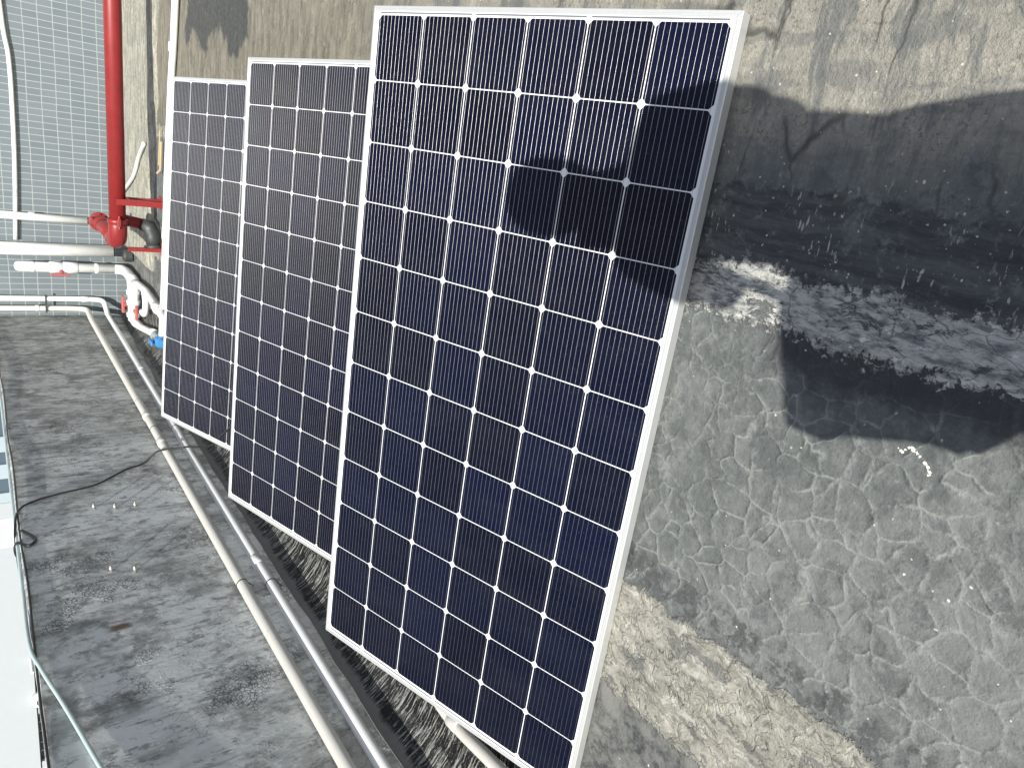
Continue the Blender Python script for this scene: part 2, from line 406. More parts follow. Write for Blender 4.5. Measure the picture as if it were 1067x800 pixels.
M = {}
M['floor'] = mat_floor(); M['parapet'] = mat_parapet(); M['cant'] = mat_cant(); M['tiles'] = mat_tiles()
M['cell'] = mat_cell()
def mat_frame():
    N = NT('anodised_aluminium'); c = N.co(); n = N.noise(N.mapv(c, scale=(60, .8, 60)), 3, 3)
    k = N.mix(n, (.53, .54, .54), (.60, .61, .61))
    k = N.mix(N.mul(N.ss(N.noise(c, 22, 5, .7), .62, .74), .35), k, (.42, .41, .38))
    return N.out(k, .42, None, Metallic=.35)
M['frame'] = mat_frame()
M['back'] = mat_simple('white_backsheet', (.78, .79, .80), .35, var=.02)
M['back'].node_tree.nodes['Principled BSDF'].inputs['Coat Weight'].default_value = .4
M['wire'] = mat_simple('tinned_wire', (.44, .44, .44), .34, metal=1.0, var=.45, sc=170)
M['ribbon'] = mat_simple('tinned_ribbon', (.20, .20, .23), .45, metal=.3, var=.1)
M['pvc'] = mat_simple('white_pvc', (.80, .805, .79), .38, var=.05, dirt=(.42, .40, .34), dscale=5, dcut=.62)
M['pvc_beige'] = mat_simple('weathered_pvc', (.64, .62, .575), .5, var=.08, dirt=(.33, .29, .24), dscale=6, dcut=.6)
M['red'] = mat_simple('red_pipe_paint', (.25, .022, .022), .42, var=.25, bump=.12, dirt=(.20, .035, .03), dscale=10, dcut=.58)
M['red_matt'] = mat_simple('red_valve_plastic', (.40, .09, .09), .55, var=.1)
M['blue'] = mat_simple('blue_valve_plastic', (.05, .23, .52), .4, var=.1)
M['grey_pl'] = mat_simple('grey_plastic', (.35, .40, .38), .45, var=.1)
M['dark_iron'] = mat_simple('dark_iron', (.055, .06, .06), .55, metal=.3, var=.2, dirt=(.18, .17, .15))
M['rubber'] = mat_simple('black_cable_rubber', (.022, .022, .022), .38, var=.2)
M['hose'] = mat_simple('pale_hose', (.50, .60, .60), .45, var=.1)
M['steel'] = mat_simple('bright_steel', (.62, .60, .55), .3, metal=.8, var=.2, sc=60)
def mat_conc():
    N = NT('old_concrete'); c = N.co(); X, Y, Z = N.sep(c)
    n1 = N.noise(N.mapv(c, scale=(1, 3.5, 1)), 6, 7, .75); n2 = N.noise(c, 34, 6, .8)
    k = N.mix(N.ss(n1, .38, .64), (.24, .23, .185), (.46, .44, .37))
    k = N.mix(N.mul(N.ss(n2, .54, .64), .7), k, (.58, .56, .48))
    k = N.mix(N.mul(N.ss(n2, .46, .38), .7), k, (.13, .125, .105))
    k = N.mix(N.mul(N.ss(N.noise(N.mapv(c, scale=(.6, 4, 1), loc=(3, 1, 0)), 3.5, 5, .7), .52, .60), .55), k, (.17, .18, .18))
    return N.out(k, .9, N.bump(N.add(n1, N.mul(n2, .5)), .9, .012))
M['conc'] = mat_conc()
M['ledgetop'] = mat_simple('coping_cement', (.40, .39, .36), .9, var=.2, sc=20, bump=.5, dirt=(.2, .2, .19))
M['hollow_shade'] = mat_simple('pipe_hollow_shade', (.045, .045, .045), .7, var=.4, sc=20, bump=.5)  # dark disc colour, paints the shade inside the drain pipe's end
M['palewall'] = mat_simple('pale_painted_wall', (.40, .43, .445), .8, var=.06, sc=3)
M['winglass'] = mat_simple('dark_window_glass', (.045, .052, .06), .18, var=.2, sc=.5)
M['blueglass'] = mat_simple('bluish_window_glass', (.08, .115, .15), .2, var=.15, sc=.5)
M['blueband'] = mat_simple('bluish_wall_band', (.36, .43, .47), .6, var=.08, sc=1)
M['street'] = mat_simple('street_asphalt', (.06, .06, .06), .9, var=.3, sc=2)
M['chip'] = mat_simple('paint_chips', (.50, .49, .44), .8, var=.3, sc=9)

# ------------------------------------------------------------------ setting
XP = -2.10                       # inner face of the parapet
YT = 8.0                         # tiled wall
def grid_plane(bm, x0, x1, y0, y1, nx, ny, zf):
    vs = [[bm.verts.new((x0 + (x1 - x0) * i / nx, y0 + (y1 - y0) * j / ny, zf(x0 + (x1 - x0) * i / nx, y0 + (y1 - y0) * j / ny))) for j in range(ny + 1)] for i in range(nx + 1)]
    for i in range(nx):
        for j in range(ny): bm.faces.new((vs[i][j], vs[i + 1][j], vs[i + 1][j + 1], vs[i][j + 1]))
def fz(x, y):
    if x < XP + .02 or y > YT - .05: return 0.0
    z = 0.010 * (mnoise.noise(Vector((x * 1.2, y * 1.2, 3))) ) + .004 * mnoise.noise(Vector((x * 6, y * 6, 1)))
    if y < 2.2 and x > -1.9:                       # laps of membrane stand a little proud
        z += .004 * (1 if -1.24 < x < -.92 else 0)
    return z - .014
bm = bmesh.new(); grid_plane(bm, -2.1, 4.0, -4.0, 8.0, 150, 260, fz)
link('floor', bm, M['floor'], smooth=True, kind='structure')
bm = bmesh.new(); box(bm, (-2.21, -4.05, -12), (4.3, 8.3, -.06))
link('building_mass', bm, M['palewall'], kind='structure')
bm = bmesh.new(); grid_plane(bm, -600, 600, -600, 600, 8, 8, lambda x, y: -12.0)
link('ground', bm, M['street'], kind='structure')

# parapet wall, with an uneven top arris
pw = empty('parapet_wall', (XP, 2, 0))
tag(pw, 'stained grey cement parapet wall that carries the two long pipes', 'wall')
bm = bmesh.new()
n = 160; ys = [-4.0 + 12.25 * i / n for i in range(n + 1)]
rows = []
for y in ys:
    j = .004 * mnoise.noise(Vector((0, y * 9, 2))) + .003 * mnoise.noise(Vector((0, y * 31, 5)))
    zt = 1.155 + j
    prof = [(XP, -.05), (XP, .14), (XP + .003 * mnoise.noise(Vector((1, y * 2, 0))), .6), (XP, zt - .012), (XP - .012, zt), (XP - .10, zt - .004), (XP - .11, zt - .016), (XP - .11, -.05)]
    rows.append([bm.verts.new((x - XP, y - 2, z)) for x, z in prof])
for a, b in zip(rows, rows[1:]):
    for k in range(len(a) - 1): bm.faces.new((a[k], a[k + 1], b[k + 1], b[k]))
bm.faces.new(rows[0]); bm.faces.new(rows[-1][::-1])
po = link('wall_face', bm, M['parapet'], pw)
# anchor studs left in the wall
for (y, z) in ((3.89, .813), (3.853, .718), (3.84, .622), (3.252, .819), (3.21, .725)):
    bm = bmesh.new(); tube(bm, [(-.004, y - 2, z), (.028, y - 2.004, z + .003)], .008, 10)
    tube(bm, [(.0285, y - 2.004, z + .003), (.034, y - 2.004, z + .003)], [.008, .003], 10)
    link('anchor_stud', bm, M['steel'], pw, True)

# bitumen cant strip in the corner between parapet and floor
bm = bmesh.new(); n = 300; rows = []
for i in range(n + 1):
    y = -3.5 + 11.4 * i / n
    a = mnoise.noise(Vector((0, y * 3, 7))) ; b = mnoise.noise(Vector((4, y * 7, 7))); e = mnoise.noise(Vector((9, y * 2.2, 1)))
    zt = .135 + .012 * a + .006 * b - (.05 * max(0, (y - 6) / 2))
    xo = -1.915 + .05 * e + .02 * b
    pr = [(XP + .004, zt), (XP + .012, zt - .004), (XP + .05, .075 + .01 * b), (XP + .10, .032 + .008 * a), (xo - .03, .006), (xo, -.004), (xo + .004, -.02)]
    rows.append([bm.verts.new((x, y, z)) for x, z in pr])
for a, b in zip(rows, rows[1:]):
    for k in range(len(a) - 1): bm.faces.new((a[k], a[k + 1], b[k + 1], b[k]))
o = link('cant_strip', bm, M['cant'], smooth=True, kind='structure')

# tiled wall at the end
bm = bmesh.new(); box(bm, (-2.3, 8.0, -.05), (4.0, 8.25, 3.4))
tag(link('tiled_wall', bm, M['tiles']), 'grey tiled wall behind the red pipe and the white drain pipes', 'wall')

# rough concrete apron under the tiled wall and the gutter slot in front of it
bm = bmesh.new()
nx, ny = 90, 30; vs = []
for i in range(nx + 1):
    x = -1.42 + 5.2 * i / nx
    y0 = 6.56 - .17 * (x - .0) + .015 * mnoise.noise(Vector((x * 7, 0, 0)))
    if x > .0: y0 = 6.50 - .08 * x
    row = []
    for j in range(ny + 1):
        y = y0 + (8.0 - y0) * j / ny
        z = .028 + .012 * mnoise.noise(Vector((x * 2, y * 6, 0))) + .006 * mnoise.noise(Vector((x * 9, y * 14, 3)))
        z = -.02 + (z + .02) * min(1, j / 4)
        if i == 0: z = -.03
        row.append(bm.verts.new((x, y, z)))
    vs.append(row)
for i in range(nx):
    for j in range(ny): bm.faces.new((vs[i][j], vs[i + 1][j], vs[i + 1][j + 1], vs[i][j + 1]))
link('concrete_apron', bm, M['conc'], smooth=True, kind='structure')

# ------------------------------------------------------------------ solar panels
PT = .15875
def u_(i): return (i - 3) * PT
def v_(j): return (6 - j) * PT
UX0, UX1, VY0, VY1 = -.496, .4935, -.98, .9735
TH = .040
def octo(bm, cx, cy, hx, hy, ch, z):
    p = [(-hx + ch, -hy), (hx - ch, -hy), (hx, -hy + ch), (hx, hy - ch), (hx - ch, hy), (-hx + ch, hy), (-hx, hy - ch), (-hx, -hy + ch)]
    bm.faces.new([bm.verts.new((cx + a, cy + b, z)) for a, b in p])
def make_panel():
    """local frame: x towards the viewer (down the slope), y to the right, z = face normal"""
    t = empty('solar_panel')
    # frame: four mitred bars, each a hollow L-shaped profile
    bm = bmesh.new()
    prof = [(0, -TH), (0, -.0018), (.0018, 0), (.0062, 0), (.0068, -.0007), (.0074, 0), (.0112, -.0002), (.0116, -.0022), (.0116, -.006), (.003, -.006), (.003, -TH + .002), (.028, -TH + .002), (.028, -TH)]
    cor = [((UX0, VY0), (1, 1)), ((UX1, VY0), (-1, 1)), ((UX1, VY1), (-1, -1)), ((UX0, VY1), (1, -1))]
    for k in range(4):
        (a, da), (b, db) = cor[k], cor[(k + 1) % 4]
        dirv = Vector((b[0] - a[0], b[1] - a[1])).normalized() * .0003
        ra = [bm.verts.new((a[0] + da[0] * s + dirv.x, a[1] + da[1] * s + dirv.y, z)) for s, z in prof]
        rb = [bm.verts.new((b[0] + db[0] * s - dirv.x, b[1] + db[1] * s - dirv.y, z)) for s, z in prof]
        m = len(prof)
        for i in range(m): bm.faces.new((ra[i], ra[(i + 1) % m], rb[(i + 1) % m], rb[i]))
        bm.faces.new(ra); bm.faces.new(rb[::-1])
    link('frame', bm, M['frame'], t)
    bm = bmesh.new(); box(bm, (UX0 + .0035, VY0 + .0035, -.0058), (UX1 - .0035, VY1 - .0035, -.0025))
    link('backsheet', bm, M['back'], t)
    bm = bmesh.new()
    for i in range(6):
        for j in range(12): octo(bm, u_(i + .5), v_(j + .5), PT / 2 - .00135, PT / 2 - .00135, .0095, -.0021)
    link('cells', bm, M['cell'], t)
    # fine round wires along the long side of the panel, twelve to a cell
    bm = bmesh.new()
    for i in range(6):
        for k in range(12):
            x = u_(i) + PT * (k + .5) / 12
            R = .00037; sect = [(-R, -.0021), (-R * .8, -.0021 + R * .6), (-R * .3, -.0021 + R * .95), (R * .3, -.0021 + R * .95), (R * .8, -.0021 + R * .6), (R, -.0021)]
            ra = [bm.verts.new((x + a, v_(12) - .004, z)) for a, z in sect]
            rb = [bm.verts.new((x + a, v_(0) + .004, z)) for a, z in sect]
            for q in range(5): bm.faces.new((ra[q], rb[q], rb[q + 1], ra[q + 1]))
    w = link('busbar_wires', bm, M['wire'], t, True); tag(w, kind='stuff')
    for (a, b) in ((0, 2), (2, 4), (4, 6)):
        bm = bmesh.new(); box(bm, (u_(a) + .006, v_(0) + .0032, -.0024), (u_(b) - .006, v_(0) + .0066, -.0018))
        link('busbar_ribbon', bm, M['ribbon'], t)
    for (a, b) in ((0, 1), (1, 3), (3, 5), (5, 6)):
        bm = bmesh.new(); box(bm, (u_(a) + .006, v_(12) - .0098, -.0024), (u_(b) - .006, v_(12) - .0058, -.0018))
        link('busbar_ribbon', bm, M['ribbon'], t)
    bm = bmesh.new(); box(bm, (-.36, -.055, -.030), (-.26, .055, -.0065), .004)
    jb = link('junction_box', bm, M['rubber'], t)
    for s in (-1, 1):                              # plug leads at the back
        bm = bmesh.new(); tube(bm, [(-.31, .05 * s, -.02), (-.31, .09 * s, -.03), (-.22, .25 * s, -.036), (-.10, .45 * s, -.034), (-.05, .62 * s, -.036)], .003, 8, samples=5)
        link('lead', bm, M['rubber'], jb, True)
    return t
def children(o): return [c for c in bpy.data.objects if c.parent == o]
def copy_tree(o, parent=None):
    c = o.copy(); COL.objects.link(c)
    if parent: c.parent = parent
    for ch in children(o): copy_tree(ch, c)
    return c
proto = make_panel()
PAN = [  # centre, x axis, y axis
    ((-.639, 1.409, -1.024 + CAM_H), (.0, -.950, -.314), (1.0, 0, 0)),
    ((-.715, 2.635, -1.039 + CAM_H), (.024, -.958, -.287), (.999, .033, -.026)),
    ((-.785, 3.921, -1.024 + CAM_H), (.032, -.945, -.325), (.998, .049, -.042)),
]
LAB = ['nearest and largest of the three solar panels, with a head shadow across its cells',
       'middle solar panel, partly covered by the nearest panel and covering the farthest',
       'farthest and smallest of the three solar panels, beside the blue valve']
panels = []
leg_meshes = []
for k, (c, ax, ay) in enumerate(PAN):
    o = proto if k == 0 else copy_tree(proto)
    x = Vector(ax).normalized(); y = Vector(ay); y = (y - x * y.dot(x)).normalized(); z = x.cross(y)
    R = Matrix((x, y, z)).transposed()
    if z.z < 0: raise RuntimeError('panel upside down')
    o.matrix_world = Matrix.Translation(c) @ R.to_4x4()
    tag(o, LAB[k], 'solar panel', 'solar panels tilted in a row on the roof')
    panels.append(o)
# rear legs hold the far edge up; each is a small angle strut with a foot plate
for o in panels:
    for s in (-.52, .52):
        inv = o.matrix_world.inverted()
        top = o.matrix_world @ Vector((UX0 + .03, s, -TH))
        bm = bmesh.new()
        box(bm, (top.x - .02, top.y - .003, .002), (top.x + .02, top.y + .0, top.z + .012))
        box(bm, (top.x - .02, top.y - .04, .002), (top.x - .0172, top.y - .0032, top.z - .004))
        box(bm, (top.x - .045, top.y - .055, -.012), (top.x + .045, top.y + .035, .0018))
        for v in bm.verts: v.co = inv @ v.co
        link('support_leg', bm, M['steel'], o)

# ------------------------------------------------------------------ pipes
def ring(bm, p, d, r, h):
    p = Vector(p); d = Vector(d).normalized(); tube(bm, [p - d * h / 2, p - d * (h / 2 - .001), p + d * (h / 2 - .001), p + d * h / 2], [r * .97, r, r, r * .97], 18)
def add_ties(parent, pts, r):
    for p, d in pts:
        bm = bmesh.new(); ring(bm, p, d, r * 1.07, .006)
        p = Vector(p); tube(bm, [p + Vector((.0, 0, r)), p + Vector((.004, 0, -r)), p + Vector((-.02, -.01, -r - .025))], .0022, 6)
        link('wire_tie', bm, M['rubber'], parent, True)
# lower white pipe along the parapet
r = .0245
pA = empty('water_pipe', (-2.05, 1.0, .215)); tag(pA, 'lower bright white pipe running along the parapet just above the black tar', 'pipe', 'pipes along the parapet')
A0 = Vector(pA.location)
def LA(p): return tuple(Vector(p) - A0)
pts = [(-1.905, 7.94, 3.2), (-1.915, 7.94, .42)] + [tuple(q) for q in arc_pts((-1.915, 7.94, .42), (-1.925, 7.93, .235), (-2.02, 7.84, .225), .06)] + [(-2.045, 7.74, .224), (-2.05, 7.0, .222), (-2.052, 4.5, .225), (-2.05, 2.8, .217), (-2.05, -2, .213)]
bm = bmesh.new(); tube(bm, [LA(p) for p in pts], r, 20); link('pipe_run', bm, M['pvc'], pA, True)
for y in (6.05, 3.0, .4):
    bm = bmesh.new(); ring(bm, LA((-2.051, y, .221)), (0, 1, 0), r * 1.14, .07); link('coupling', bm, M['pvc'], pA, True)
add_ties(pA, [(LA((-2.052, 4.77, .2245)), (0, 1, 0)), (LA((-2.05, 2.80, .217)), (0, 1, 0)), (LA((-2.05, .9, .215)), (0, 1, 0))], r)
bm = bmesh.new(); ring(bm, LA((-1.918, 7.937, .40)), (0, 0, 1), r * 1.15, .06); link('coupling', bm, M['pvc'], pA, True)
# upper beige pipe
r = .0255
pB = empty('water_pipe', (-2.05, 1.0, .33)); tag(pB, 'upper beige weathered pipe running along the parapet above the white one', 'pipe', 'pipes along the parapet')
B0 = Vector(pB.location)
def LB(p): return tuple(Vector(p) - B0)
def zb(y): return .325 + (y - 1.75) * .0094
pts = [(-2.0, 7.95, 3.2), (-2.015, 7.95, .56)] + [tuple(q) for q in arc_pts((-2.015, 7.95, .56), (-2.02, 7.94, .385), (-2.045, 7.7, .382), .07)] + [(-2.05, 7.6, .381), (-2.052, 6, zb(6)), (-2.048, 4.4, zb(4.4)), (-2.052, 3, zb(3)), (-2.05, 1.6, .322), (-2.05, -2, .30)]
bm = bmesh.new(); tube(bm, [LB(p) for p in pts], r, 20); link('pipe_run', bm, M['pvc_beige'], pB, True)
for y in (5.02, 4.55, 1.2):
    bm = bmesh.new(); ring(bm, LB((-2.05, y, zb(y))), (0, 1, 0), r * 1.16, .06); link('coupling', bm, M['pvc_beige'], pB, True)
add_ties(pB, [(LB((-2.049, 4.78, zb(4.78))), (0, 1, 0)), (LB((-2.052, 2.85, zb(2.85))), (0, 1, 0))], r)
bm = bmesh.new(); ring(bm, LB((-2.012, 7.95, .80)), (0, 0, 1), r * 1.14, .03); link('coupling', bm, M['pvc'], pB, True)
# bracket that holds both vertical runs
bm = bmesh.new(); box(bm, (-2.05, 7.915, .72), (-1.87, 7.921, .735)); tube(bm, [(-1.96, 7.915, .66), (-1.955, 7.912, .76)], .003, 6)
tag(link('pipe_bracket', bm, M['dark_iron']), 'small dark clip joining the two pipes in the corner of tiles and parapet', 'bracket')

# short pipe on the floor that comes out from under the nearest panel
pf = empty('floor_pipe', (-1.82, 1.4, .03)); F0 = Vector(pf.location)
tag(pf, 'short cream pipe on the floor, poking out under the nearest panel', 'pipe')
bm = bmesh.new(); tube(bm, [tuple(Vector(p) - F0) for p in ((-1.66, 2.9, .026), (-1.78, 1.95, .026), (-1.835, 1.545, .03), (-1.797, 1.244, .028), (-1.70, .6, .026), (-1.62, -1.5, .026))], .021, 16, samples=6)
link('pipe_run', bm, M['pvc_beige'], pf, True)
bm = bmesh.new(); ring(bm, Vector((-1.832, 1.49, .03)) - F0, (.05, -.3, 0), .0245, .05); link('coupling', bm, M['pvc_beige'], pf, True)

# white conduit lying on the floor in front of the gutter
pc = empty('floor_conduit', (-.3, 6.0, .03)); C0 = Vector(pc.location)
tag(pc, 'long white pipe lying on the floor behind the farthest panel', 'pipe')
L = [(3.5, 5.25, .02), (.714, 5.765, .02), (.222, 5.889, .02), (-.5, 6.03, .022), (-1.309, 6.152, .022), (-1.655, 6.236, .022), (-1.86, 6.27, .022)]
bm = bmesh.new(); tube(bm, [tuple(Vector(p) - C0) for p in L], .024, 16, samples=5); link('pipe_run', bm, M['pvc'], pc, True)
bm = bmesh.new(); tube(bm, [tuple(Vector(p) + Vector((0, .045, -.006)) - C0) for p in L[:5]], .009, 10, samples=5); link('thin_conduit', bm, M['pvc'], pc, True)
for x, y in ((-.95, 6.10), (.42, 5.84)):
    bm = bmesh.new(); ring(bm, Vector((x, y, .022)) - C0, (1, -.2, 0), .028, .06); link('coupling', bm, M['pvc'], pc, True)

# fat and slim white drain pipes on the tiled wall
def vpipe(label, pts, r, extra=(), mat='pvc', name='drain_pipe', group='white pipes on the tiled wall'):
    o = empty(name, pts[-1]); b = Vector(pts[-1]); tag(o, label, 'pipe', group)
    bm = bmesh.new(); tube(bm, [tuple(Vector(p) - b) for p in pts], r, 22); link('pipe_run', bm, M[mat], o, True)
    for kind, p, d, rr, h in extra:
        bm = bmesh.new(); ring(bm, Vector(p) - b, d, rr, h); link(kind, bm, M[mat] if kind != 'end_shade_disc' else M['hollow_shade'], o, True)
    return o
vpipe('fat white drain pipe on the tiles ending below the red elbow', [(-1.425, 7.90, 3.2), (-1.43, 7.90, 1.0), (-1.42, 7.88, .15)], .060,
      [('coupling', (-1.43, 7.90, 2.2), (0, 0, 1), .072, .10), ('end_shade_disc', (-1.42, 7.88, .146), (0, 0, 1), .048, .01)])
vpipe('slimmer white pipe on the tiles just above the fat drain pipe', [(-1.125, 7.93, 3.2), (-1.13, 7.93, 1.0), (-1.14, 7.9, .36)], .036,
      [('coupling', (-1.13, 7.93, .80), (0, 0, 1), .040, .05)])
bm = bmesh.new()
tube(bm, [(2.5, 7.975, 1.00), (.665, 7.975, .935), (.219, 7.975, .895), (-.254, 7.975, .893), (-.752, 7.975, .905), (-1.36, 7.975, .935)], .018, 12, samples=5)
tag(link('wall_conduit', bm, M['pvc'], smooth=True), 'thin white conduit bowing across the tiles to the fat drain pipe', 'conduit')
# manifold with the red handled valve: vertical run, elbow, thick body along the wall base
pm = empty('valve_pipe', (-1.60, 7.86, .05)); m0 = Vector(pm.location)
tag(pm, 'white pipe assembly with red handled valves in the corner by the tiles', 'pipe assembly')
def LM(p): return tuple(Vector(p) - m0)
r = .046
bm = bmesh.new()
tube(bm, [LM(p) for p in [(-1.585, 7.86, .965), (-1.585, 7.86, .955), (-1.586, 7.86, .935), (-1.59, 7.86, .13)]], [.012, .036, r, r], 22)
link('pipe_run', bm, M['pvc'], pm, True)
for z, h in ((.82, .03), (.64, .10), (.52, .12), (.30, .03)):
    bm = bmesh.new(); ring(bm, LM((-1.588, 7.86, z)), (0, 0, 1), r * (1.18 if h > .05 else 1.08), h); link('coupling', bm, M['pvc'], pm, True)
bm = bmesh.new(); box(bm, LM((-1.655, 7.775, .53)), LM((-1.635, 7.80, .69)), .005); tube(bm, [LM((-1.61, 7.82, .60)), LM((-1.64, 7.79, .60))], .016, 10)
link('valve_handle', bm, M['red_matt'], pm)
bm = bmesh.new(); tube(bm, [LM(p) for p in [(-1.59, 7.86, .14), (-1.592, 7.84, .075), (-1.592, 7.74, .055), (-1.588, 7.45, .06), (-1.59, 7.36, .062), (-1.64, 7.32, .062), (-1.70, 7.32, .062), (-1.98, 7.34, .062)]], [.046, .05, .046, .046, .052, .055, .050, .050], 20)
link('elbow_run', bm, M['pvc'], pm, True)
for x in (-1.70, -1.80, -1.92):
    bm = bmesh.new(); ring(bm, LM((x, 7.33, .062)), (1, 0, 0), .062, .045); link('coupling', bm, M['pvc'], pm, True)
bm = bmesh.new(); box(bm, LM((-1.90, 7.31, .14)), LM((-1.74, 7.35, .165)), .006); tube(bm, [LM((-1.82, 7.33, .10)), LM((-1.82, 7.33, .15))], .02, 10)
link('valve_handle', bm, M['red_matt'], pm)
bm = bmesh.new(); box(bm, LM((-1.94, 7.17, .05)), LM((-1.80, 7.20, .075)), .006); tube(bm, [LM((-1.87, 7.28, .062)), LM((-1.87, 7.19, .062))], .018, 10)
link('valve_handle', bm, M['red_matt'], pm)
bm = bmesh.new(); tube(bm, [LM(p) for p in [(-1.60, 7.30, .062), (-1.575, 7.10, .055), (-1.56, 6.75, .05), (-1.60, 6.30, .048), (-1.62, 6.05, .045), (-1.64, 5.6, .04)]], .031, 16)
link('branch_pipe', bm, M['pvc'], pm, True)
bm = bmesh.new(); tube(bm, [LM(p) for p in [(-1.575, 6.85, .05), (-1.66, 6.80, .05), (-1.76, 6.82, .05), (-1.80, 6.88, .05), (-1.80, 6.98, .05)]], .027, 14, samples=3)
link('branch_pipe', bm, M['pvc'], pm, True)
bm = bmesh.new(); tube(bm, [LM(p) for p in [(-1.97, 7.34, .06), (-1.985, 7.25, .055), (-1.96, 7.0, .05), (-1.90, 6.65, .045), (-1.87, 6.52, .045), (-1.86, 6.45, .045)]], [.045, .042, .032, .032, .036, .036], 16)
link('branch_pipe', bm, M['pvc'], pm, True)
bm = bmesh.new(); ring(bm, LM((-1.60, 6.32, .048)), (.1, 1, 0), .04, .10); link('coupling', bm, M['pvc'], pm, True)
bv = empty('ball_valve', (-1.875, 6.3, .04)); tag(bv, 'blue and grey plastic valve lying by the left edge of the farthest panel', 'valve')
bm = bmesh.new(); tube(bm, [(0, .15, 0), (0, .14, 0), (0, .02, 0), (0, .0, 0)], [.03, .042, .042, .036], 12); link('grey_nut', bm, M['grey_pl'], bv)
bm = bmesh.new(); tube(bm, [(.0, -.005, 0), (.0, -.02, .0), (.0, -.10, .0), (.0, -.13, .0)], [.034, .048, .048, .034], 10); tube(bm, [(0, -.06, .03), (0, -.06, .07)], .014, 8); box(bm, (-.02, -.12, .065), (.02, 0, .08), .004)
link('blue_body', bm, M['blue'], bv)

# red fire pipe on brackets
rp = empty('fire_pipe', (-.74, 6.35, 0)); r0 = Vector(rp.location)
tag(rp, 'thick red fire pipe with an elbow, standing on red steel brackets', 'pipe')
def LR(p): return tuple(Vector(p) - r0)
rr = .060; zc = .32
bm = bmesh.new(); tube(bm, [LR((3.9, 6.35, zc)), LR((1, 6.35, zc)), LR((-.93, 6.35, zc))], rr, 26); link('pipe_run', bm, M['red'], rp, True)
bm = bmesh.new(); tube(bm, [LR(p) for p in [(-.90, 6.35, zc), (-.94, 6.35, zc), (-.99, 6.355, zc), (-1.04, 6.38, zc), (-1.06, 6.43, zc), (-1.06, 6.48, zc)]], [.066, .068, .068, .068, .068, .066], 24); link('elbow', bm, M['red'], rp, True)
bm = bmesh.new(); ring(bm, LR((-.90, 6.35, zc)), (1, 0, 0), .075, .035); link('grooved_coupling', bm, M['red'], rp, True)
bm = bmesh.new(); ring(bm, LR((-1.06, 6.50, zc)), (0, 1, 0), .075, .035); link('grooved_coupling', bm, M['red'], rp, True)
for s in (-1, 1):
    bm = bmesh.new(); box(bm, LR((-.93, 6.35 + s * .08 - .012, zc - .012)), LR((-.87, 6.35 + s * .08 + .012, zc + .012)), .003)
    tube(bm, [LR((-.95, 6.35 + s * .08, zc)), LR((-.85, 6.35 + s * .08, zc))], .006, 8); link('clamp_bolt', bm, M['red'], rp)
bm = bmesh.new(); tube(bm, [LR(p) for p in [(-1.06, 6.50, zc), (-1.055, 7.0, zc + .01), (-1.05, 7.28, zc + .01)]], .056, 22); link('back_pipe', bm, M['red'], rp, True)
bm = bmesh.new(); tube(bm, [LR(p) for p in [(-1.05, 7.10, zc + .01), (-1.05, 7.22, zc + .01)]], .065, 22); link('back_coupling', bm, M['red'], rp, True)
bm = bmesh.new(); ring(bm, LR((-1.05, 7.30, zc + .01)), (0, 1, 0), .085, .022); fl_ = link('flange', bm, M['red'], rp, True)
for k in range(6):
    a = k * math.pi / 3; bm = bmesh.new(); p = (-1.05 + .07 * math.cos(a), 7.30, zc + .01 + .07 * math.sin(a))
    tube(bm, [LR((p[0], 7.27, p[2])), LR((p[0], 7.335, p[2]))], .010, 6); link('flange_bolt', bm, M['red'], fl_)
# drop pipe from the back of the elbow down to a grey fitting on the floor
bm = bmesh.new(); tube(bm, [LR(p) for p in [(-.90, 6.50, zc - .03), (-.93, 6.50, .13)]], .045, 18); tube(bm, [LR((-.90, 6.36, zc)), LR((-.90, 6.52, zc - .02))], .05, 18); link('drop_pipe', bm, M['red'], rp, True)
bm = bmesh.new(); tube(bm, [LR(p) for p in [(-.93, 6.50, .13), (-.95, 6.49, .07), (-1.02, 6.46, .05), (-1.10, 6.43, .05)]], [.05, .062, .062, .05], 16); ring(bm, LR((-1.11, 6.42, .05)), (1, .3, 0), .07, .03); link('grey_fitting', bm, M['dark_iron'], rp, True)
# bracket legs: channel sections from under the pipe to a plate on the floor
def leg(x, y, h, w=.045, pitch=.0):
    bm = bmesh.new()
    box(bm, LR((x - w / 2, y - .004, .0)), LR((x + w / 2, y, h)))
    box(bm, LR((x - w / 2, y + .0005, .0)), LR((x - w / 2 + .005, y + .035, h)))
    box(bm, LR((x + w / 2 - .005, y + .0005, .0)), LR((x + w / 2, y + .035, h)))
    box(bm, LR((x - .05, y - .03, -.012)), LR((x + .05, y + .06, -.0005)))
    link('bracket_leg', bm, M['red'], rp)
leg(-.74, 6.27, zc + .02); leg(-.74, 6.44, zc - .01); leg(-1.12, 6.35, .25, .03)
bm = bmesh.new(); box(bm, LR((-.765, 6.277, zc - .082)), LR((-.715, 6.436, zc - .0605))); link('bracket_bar', bm, M['red'], rp)
for x in (1.6, 3.4): leg(x, 6.27, zc + .02)
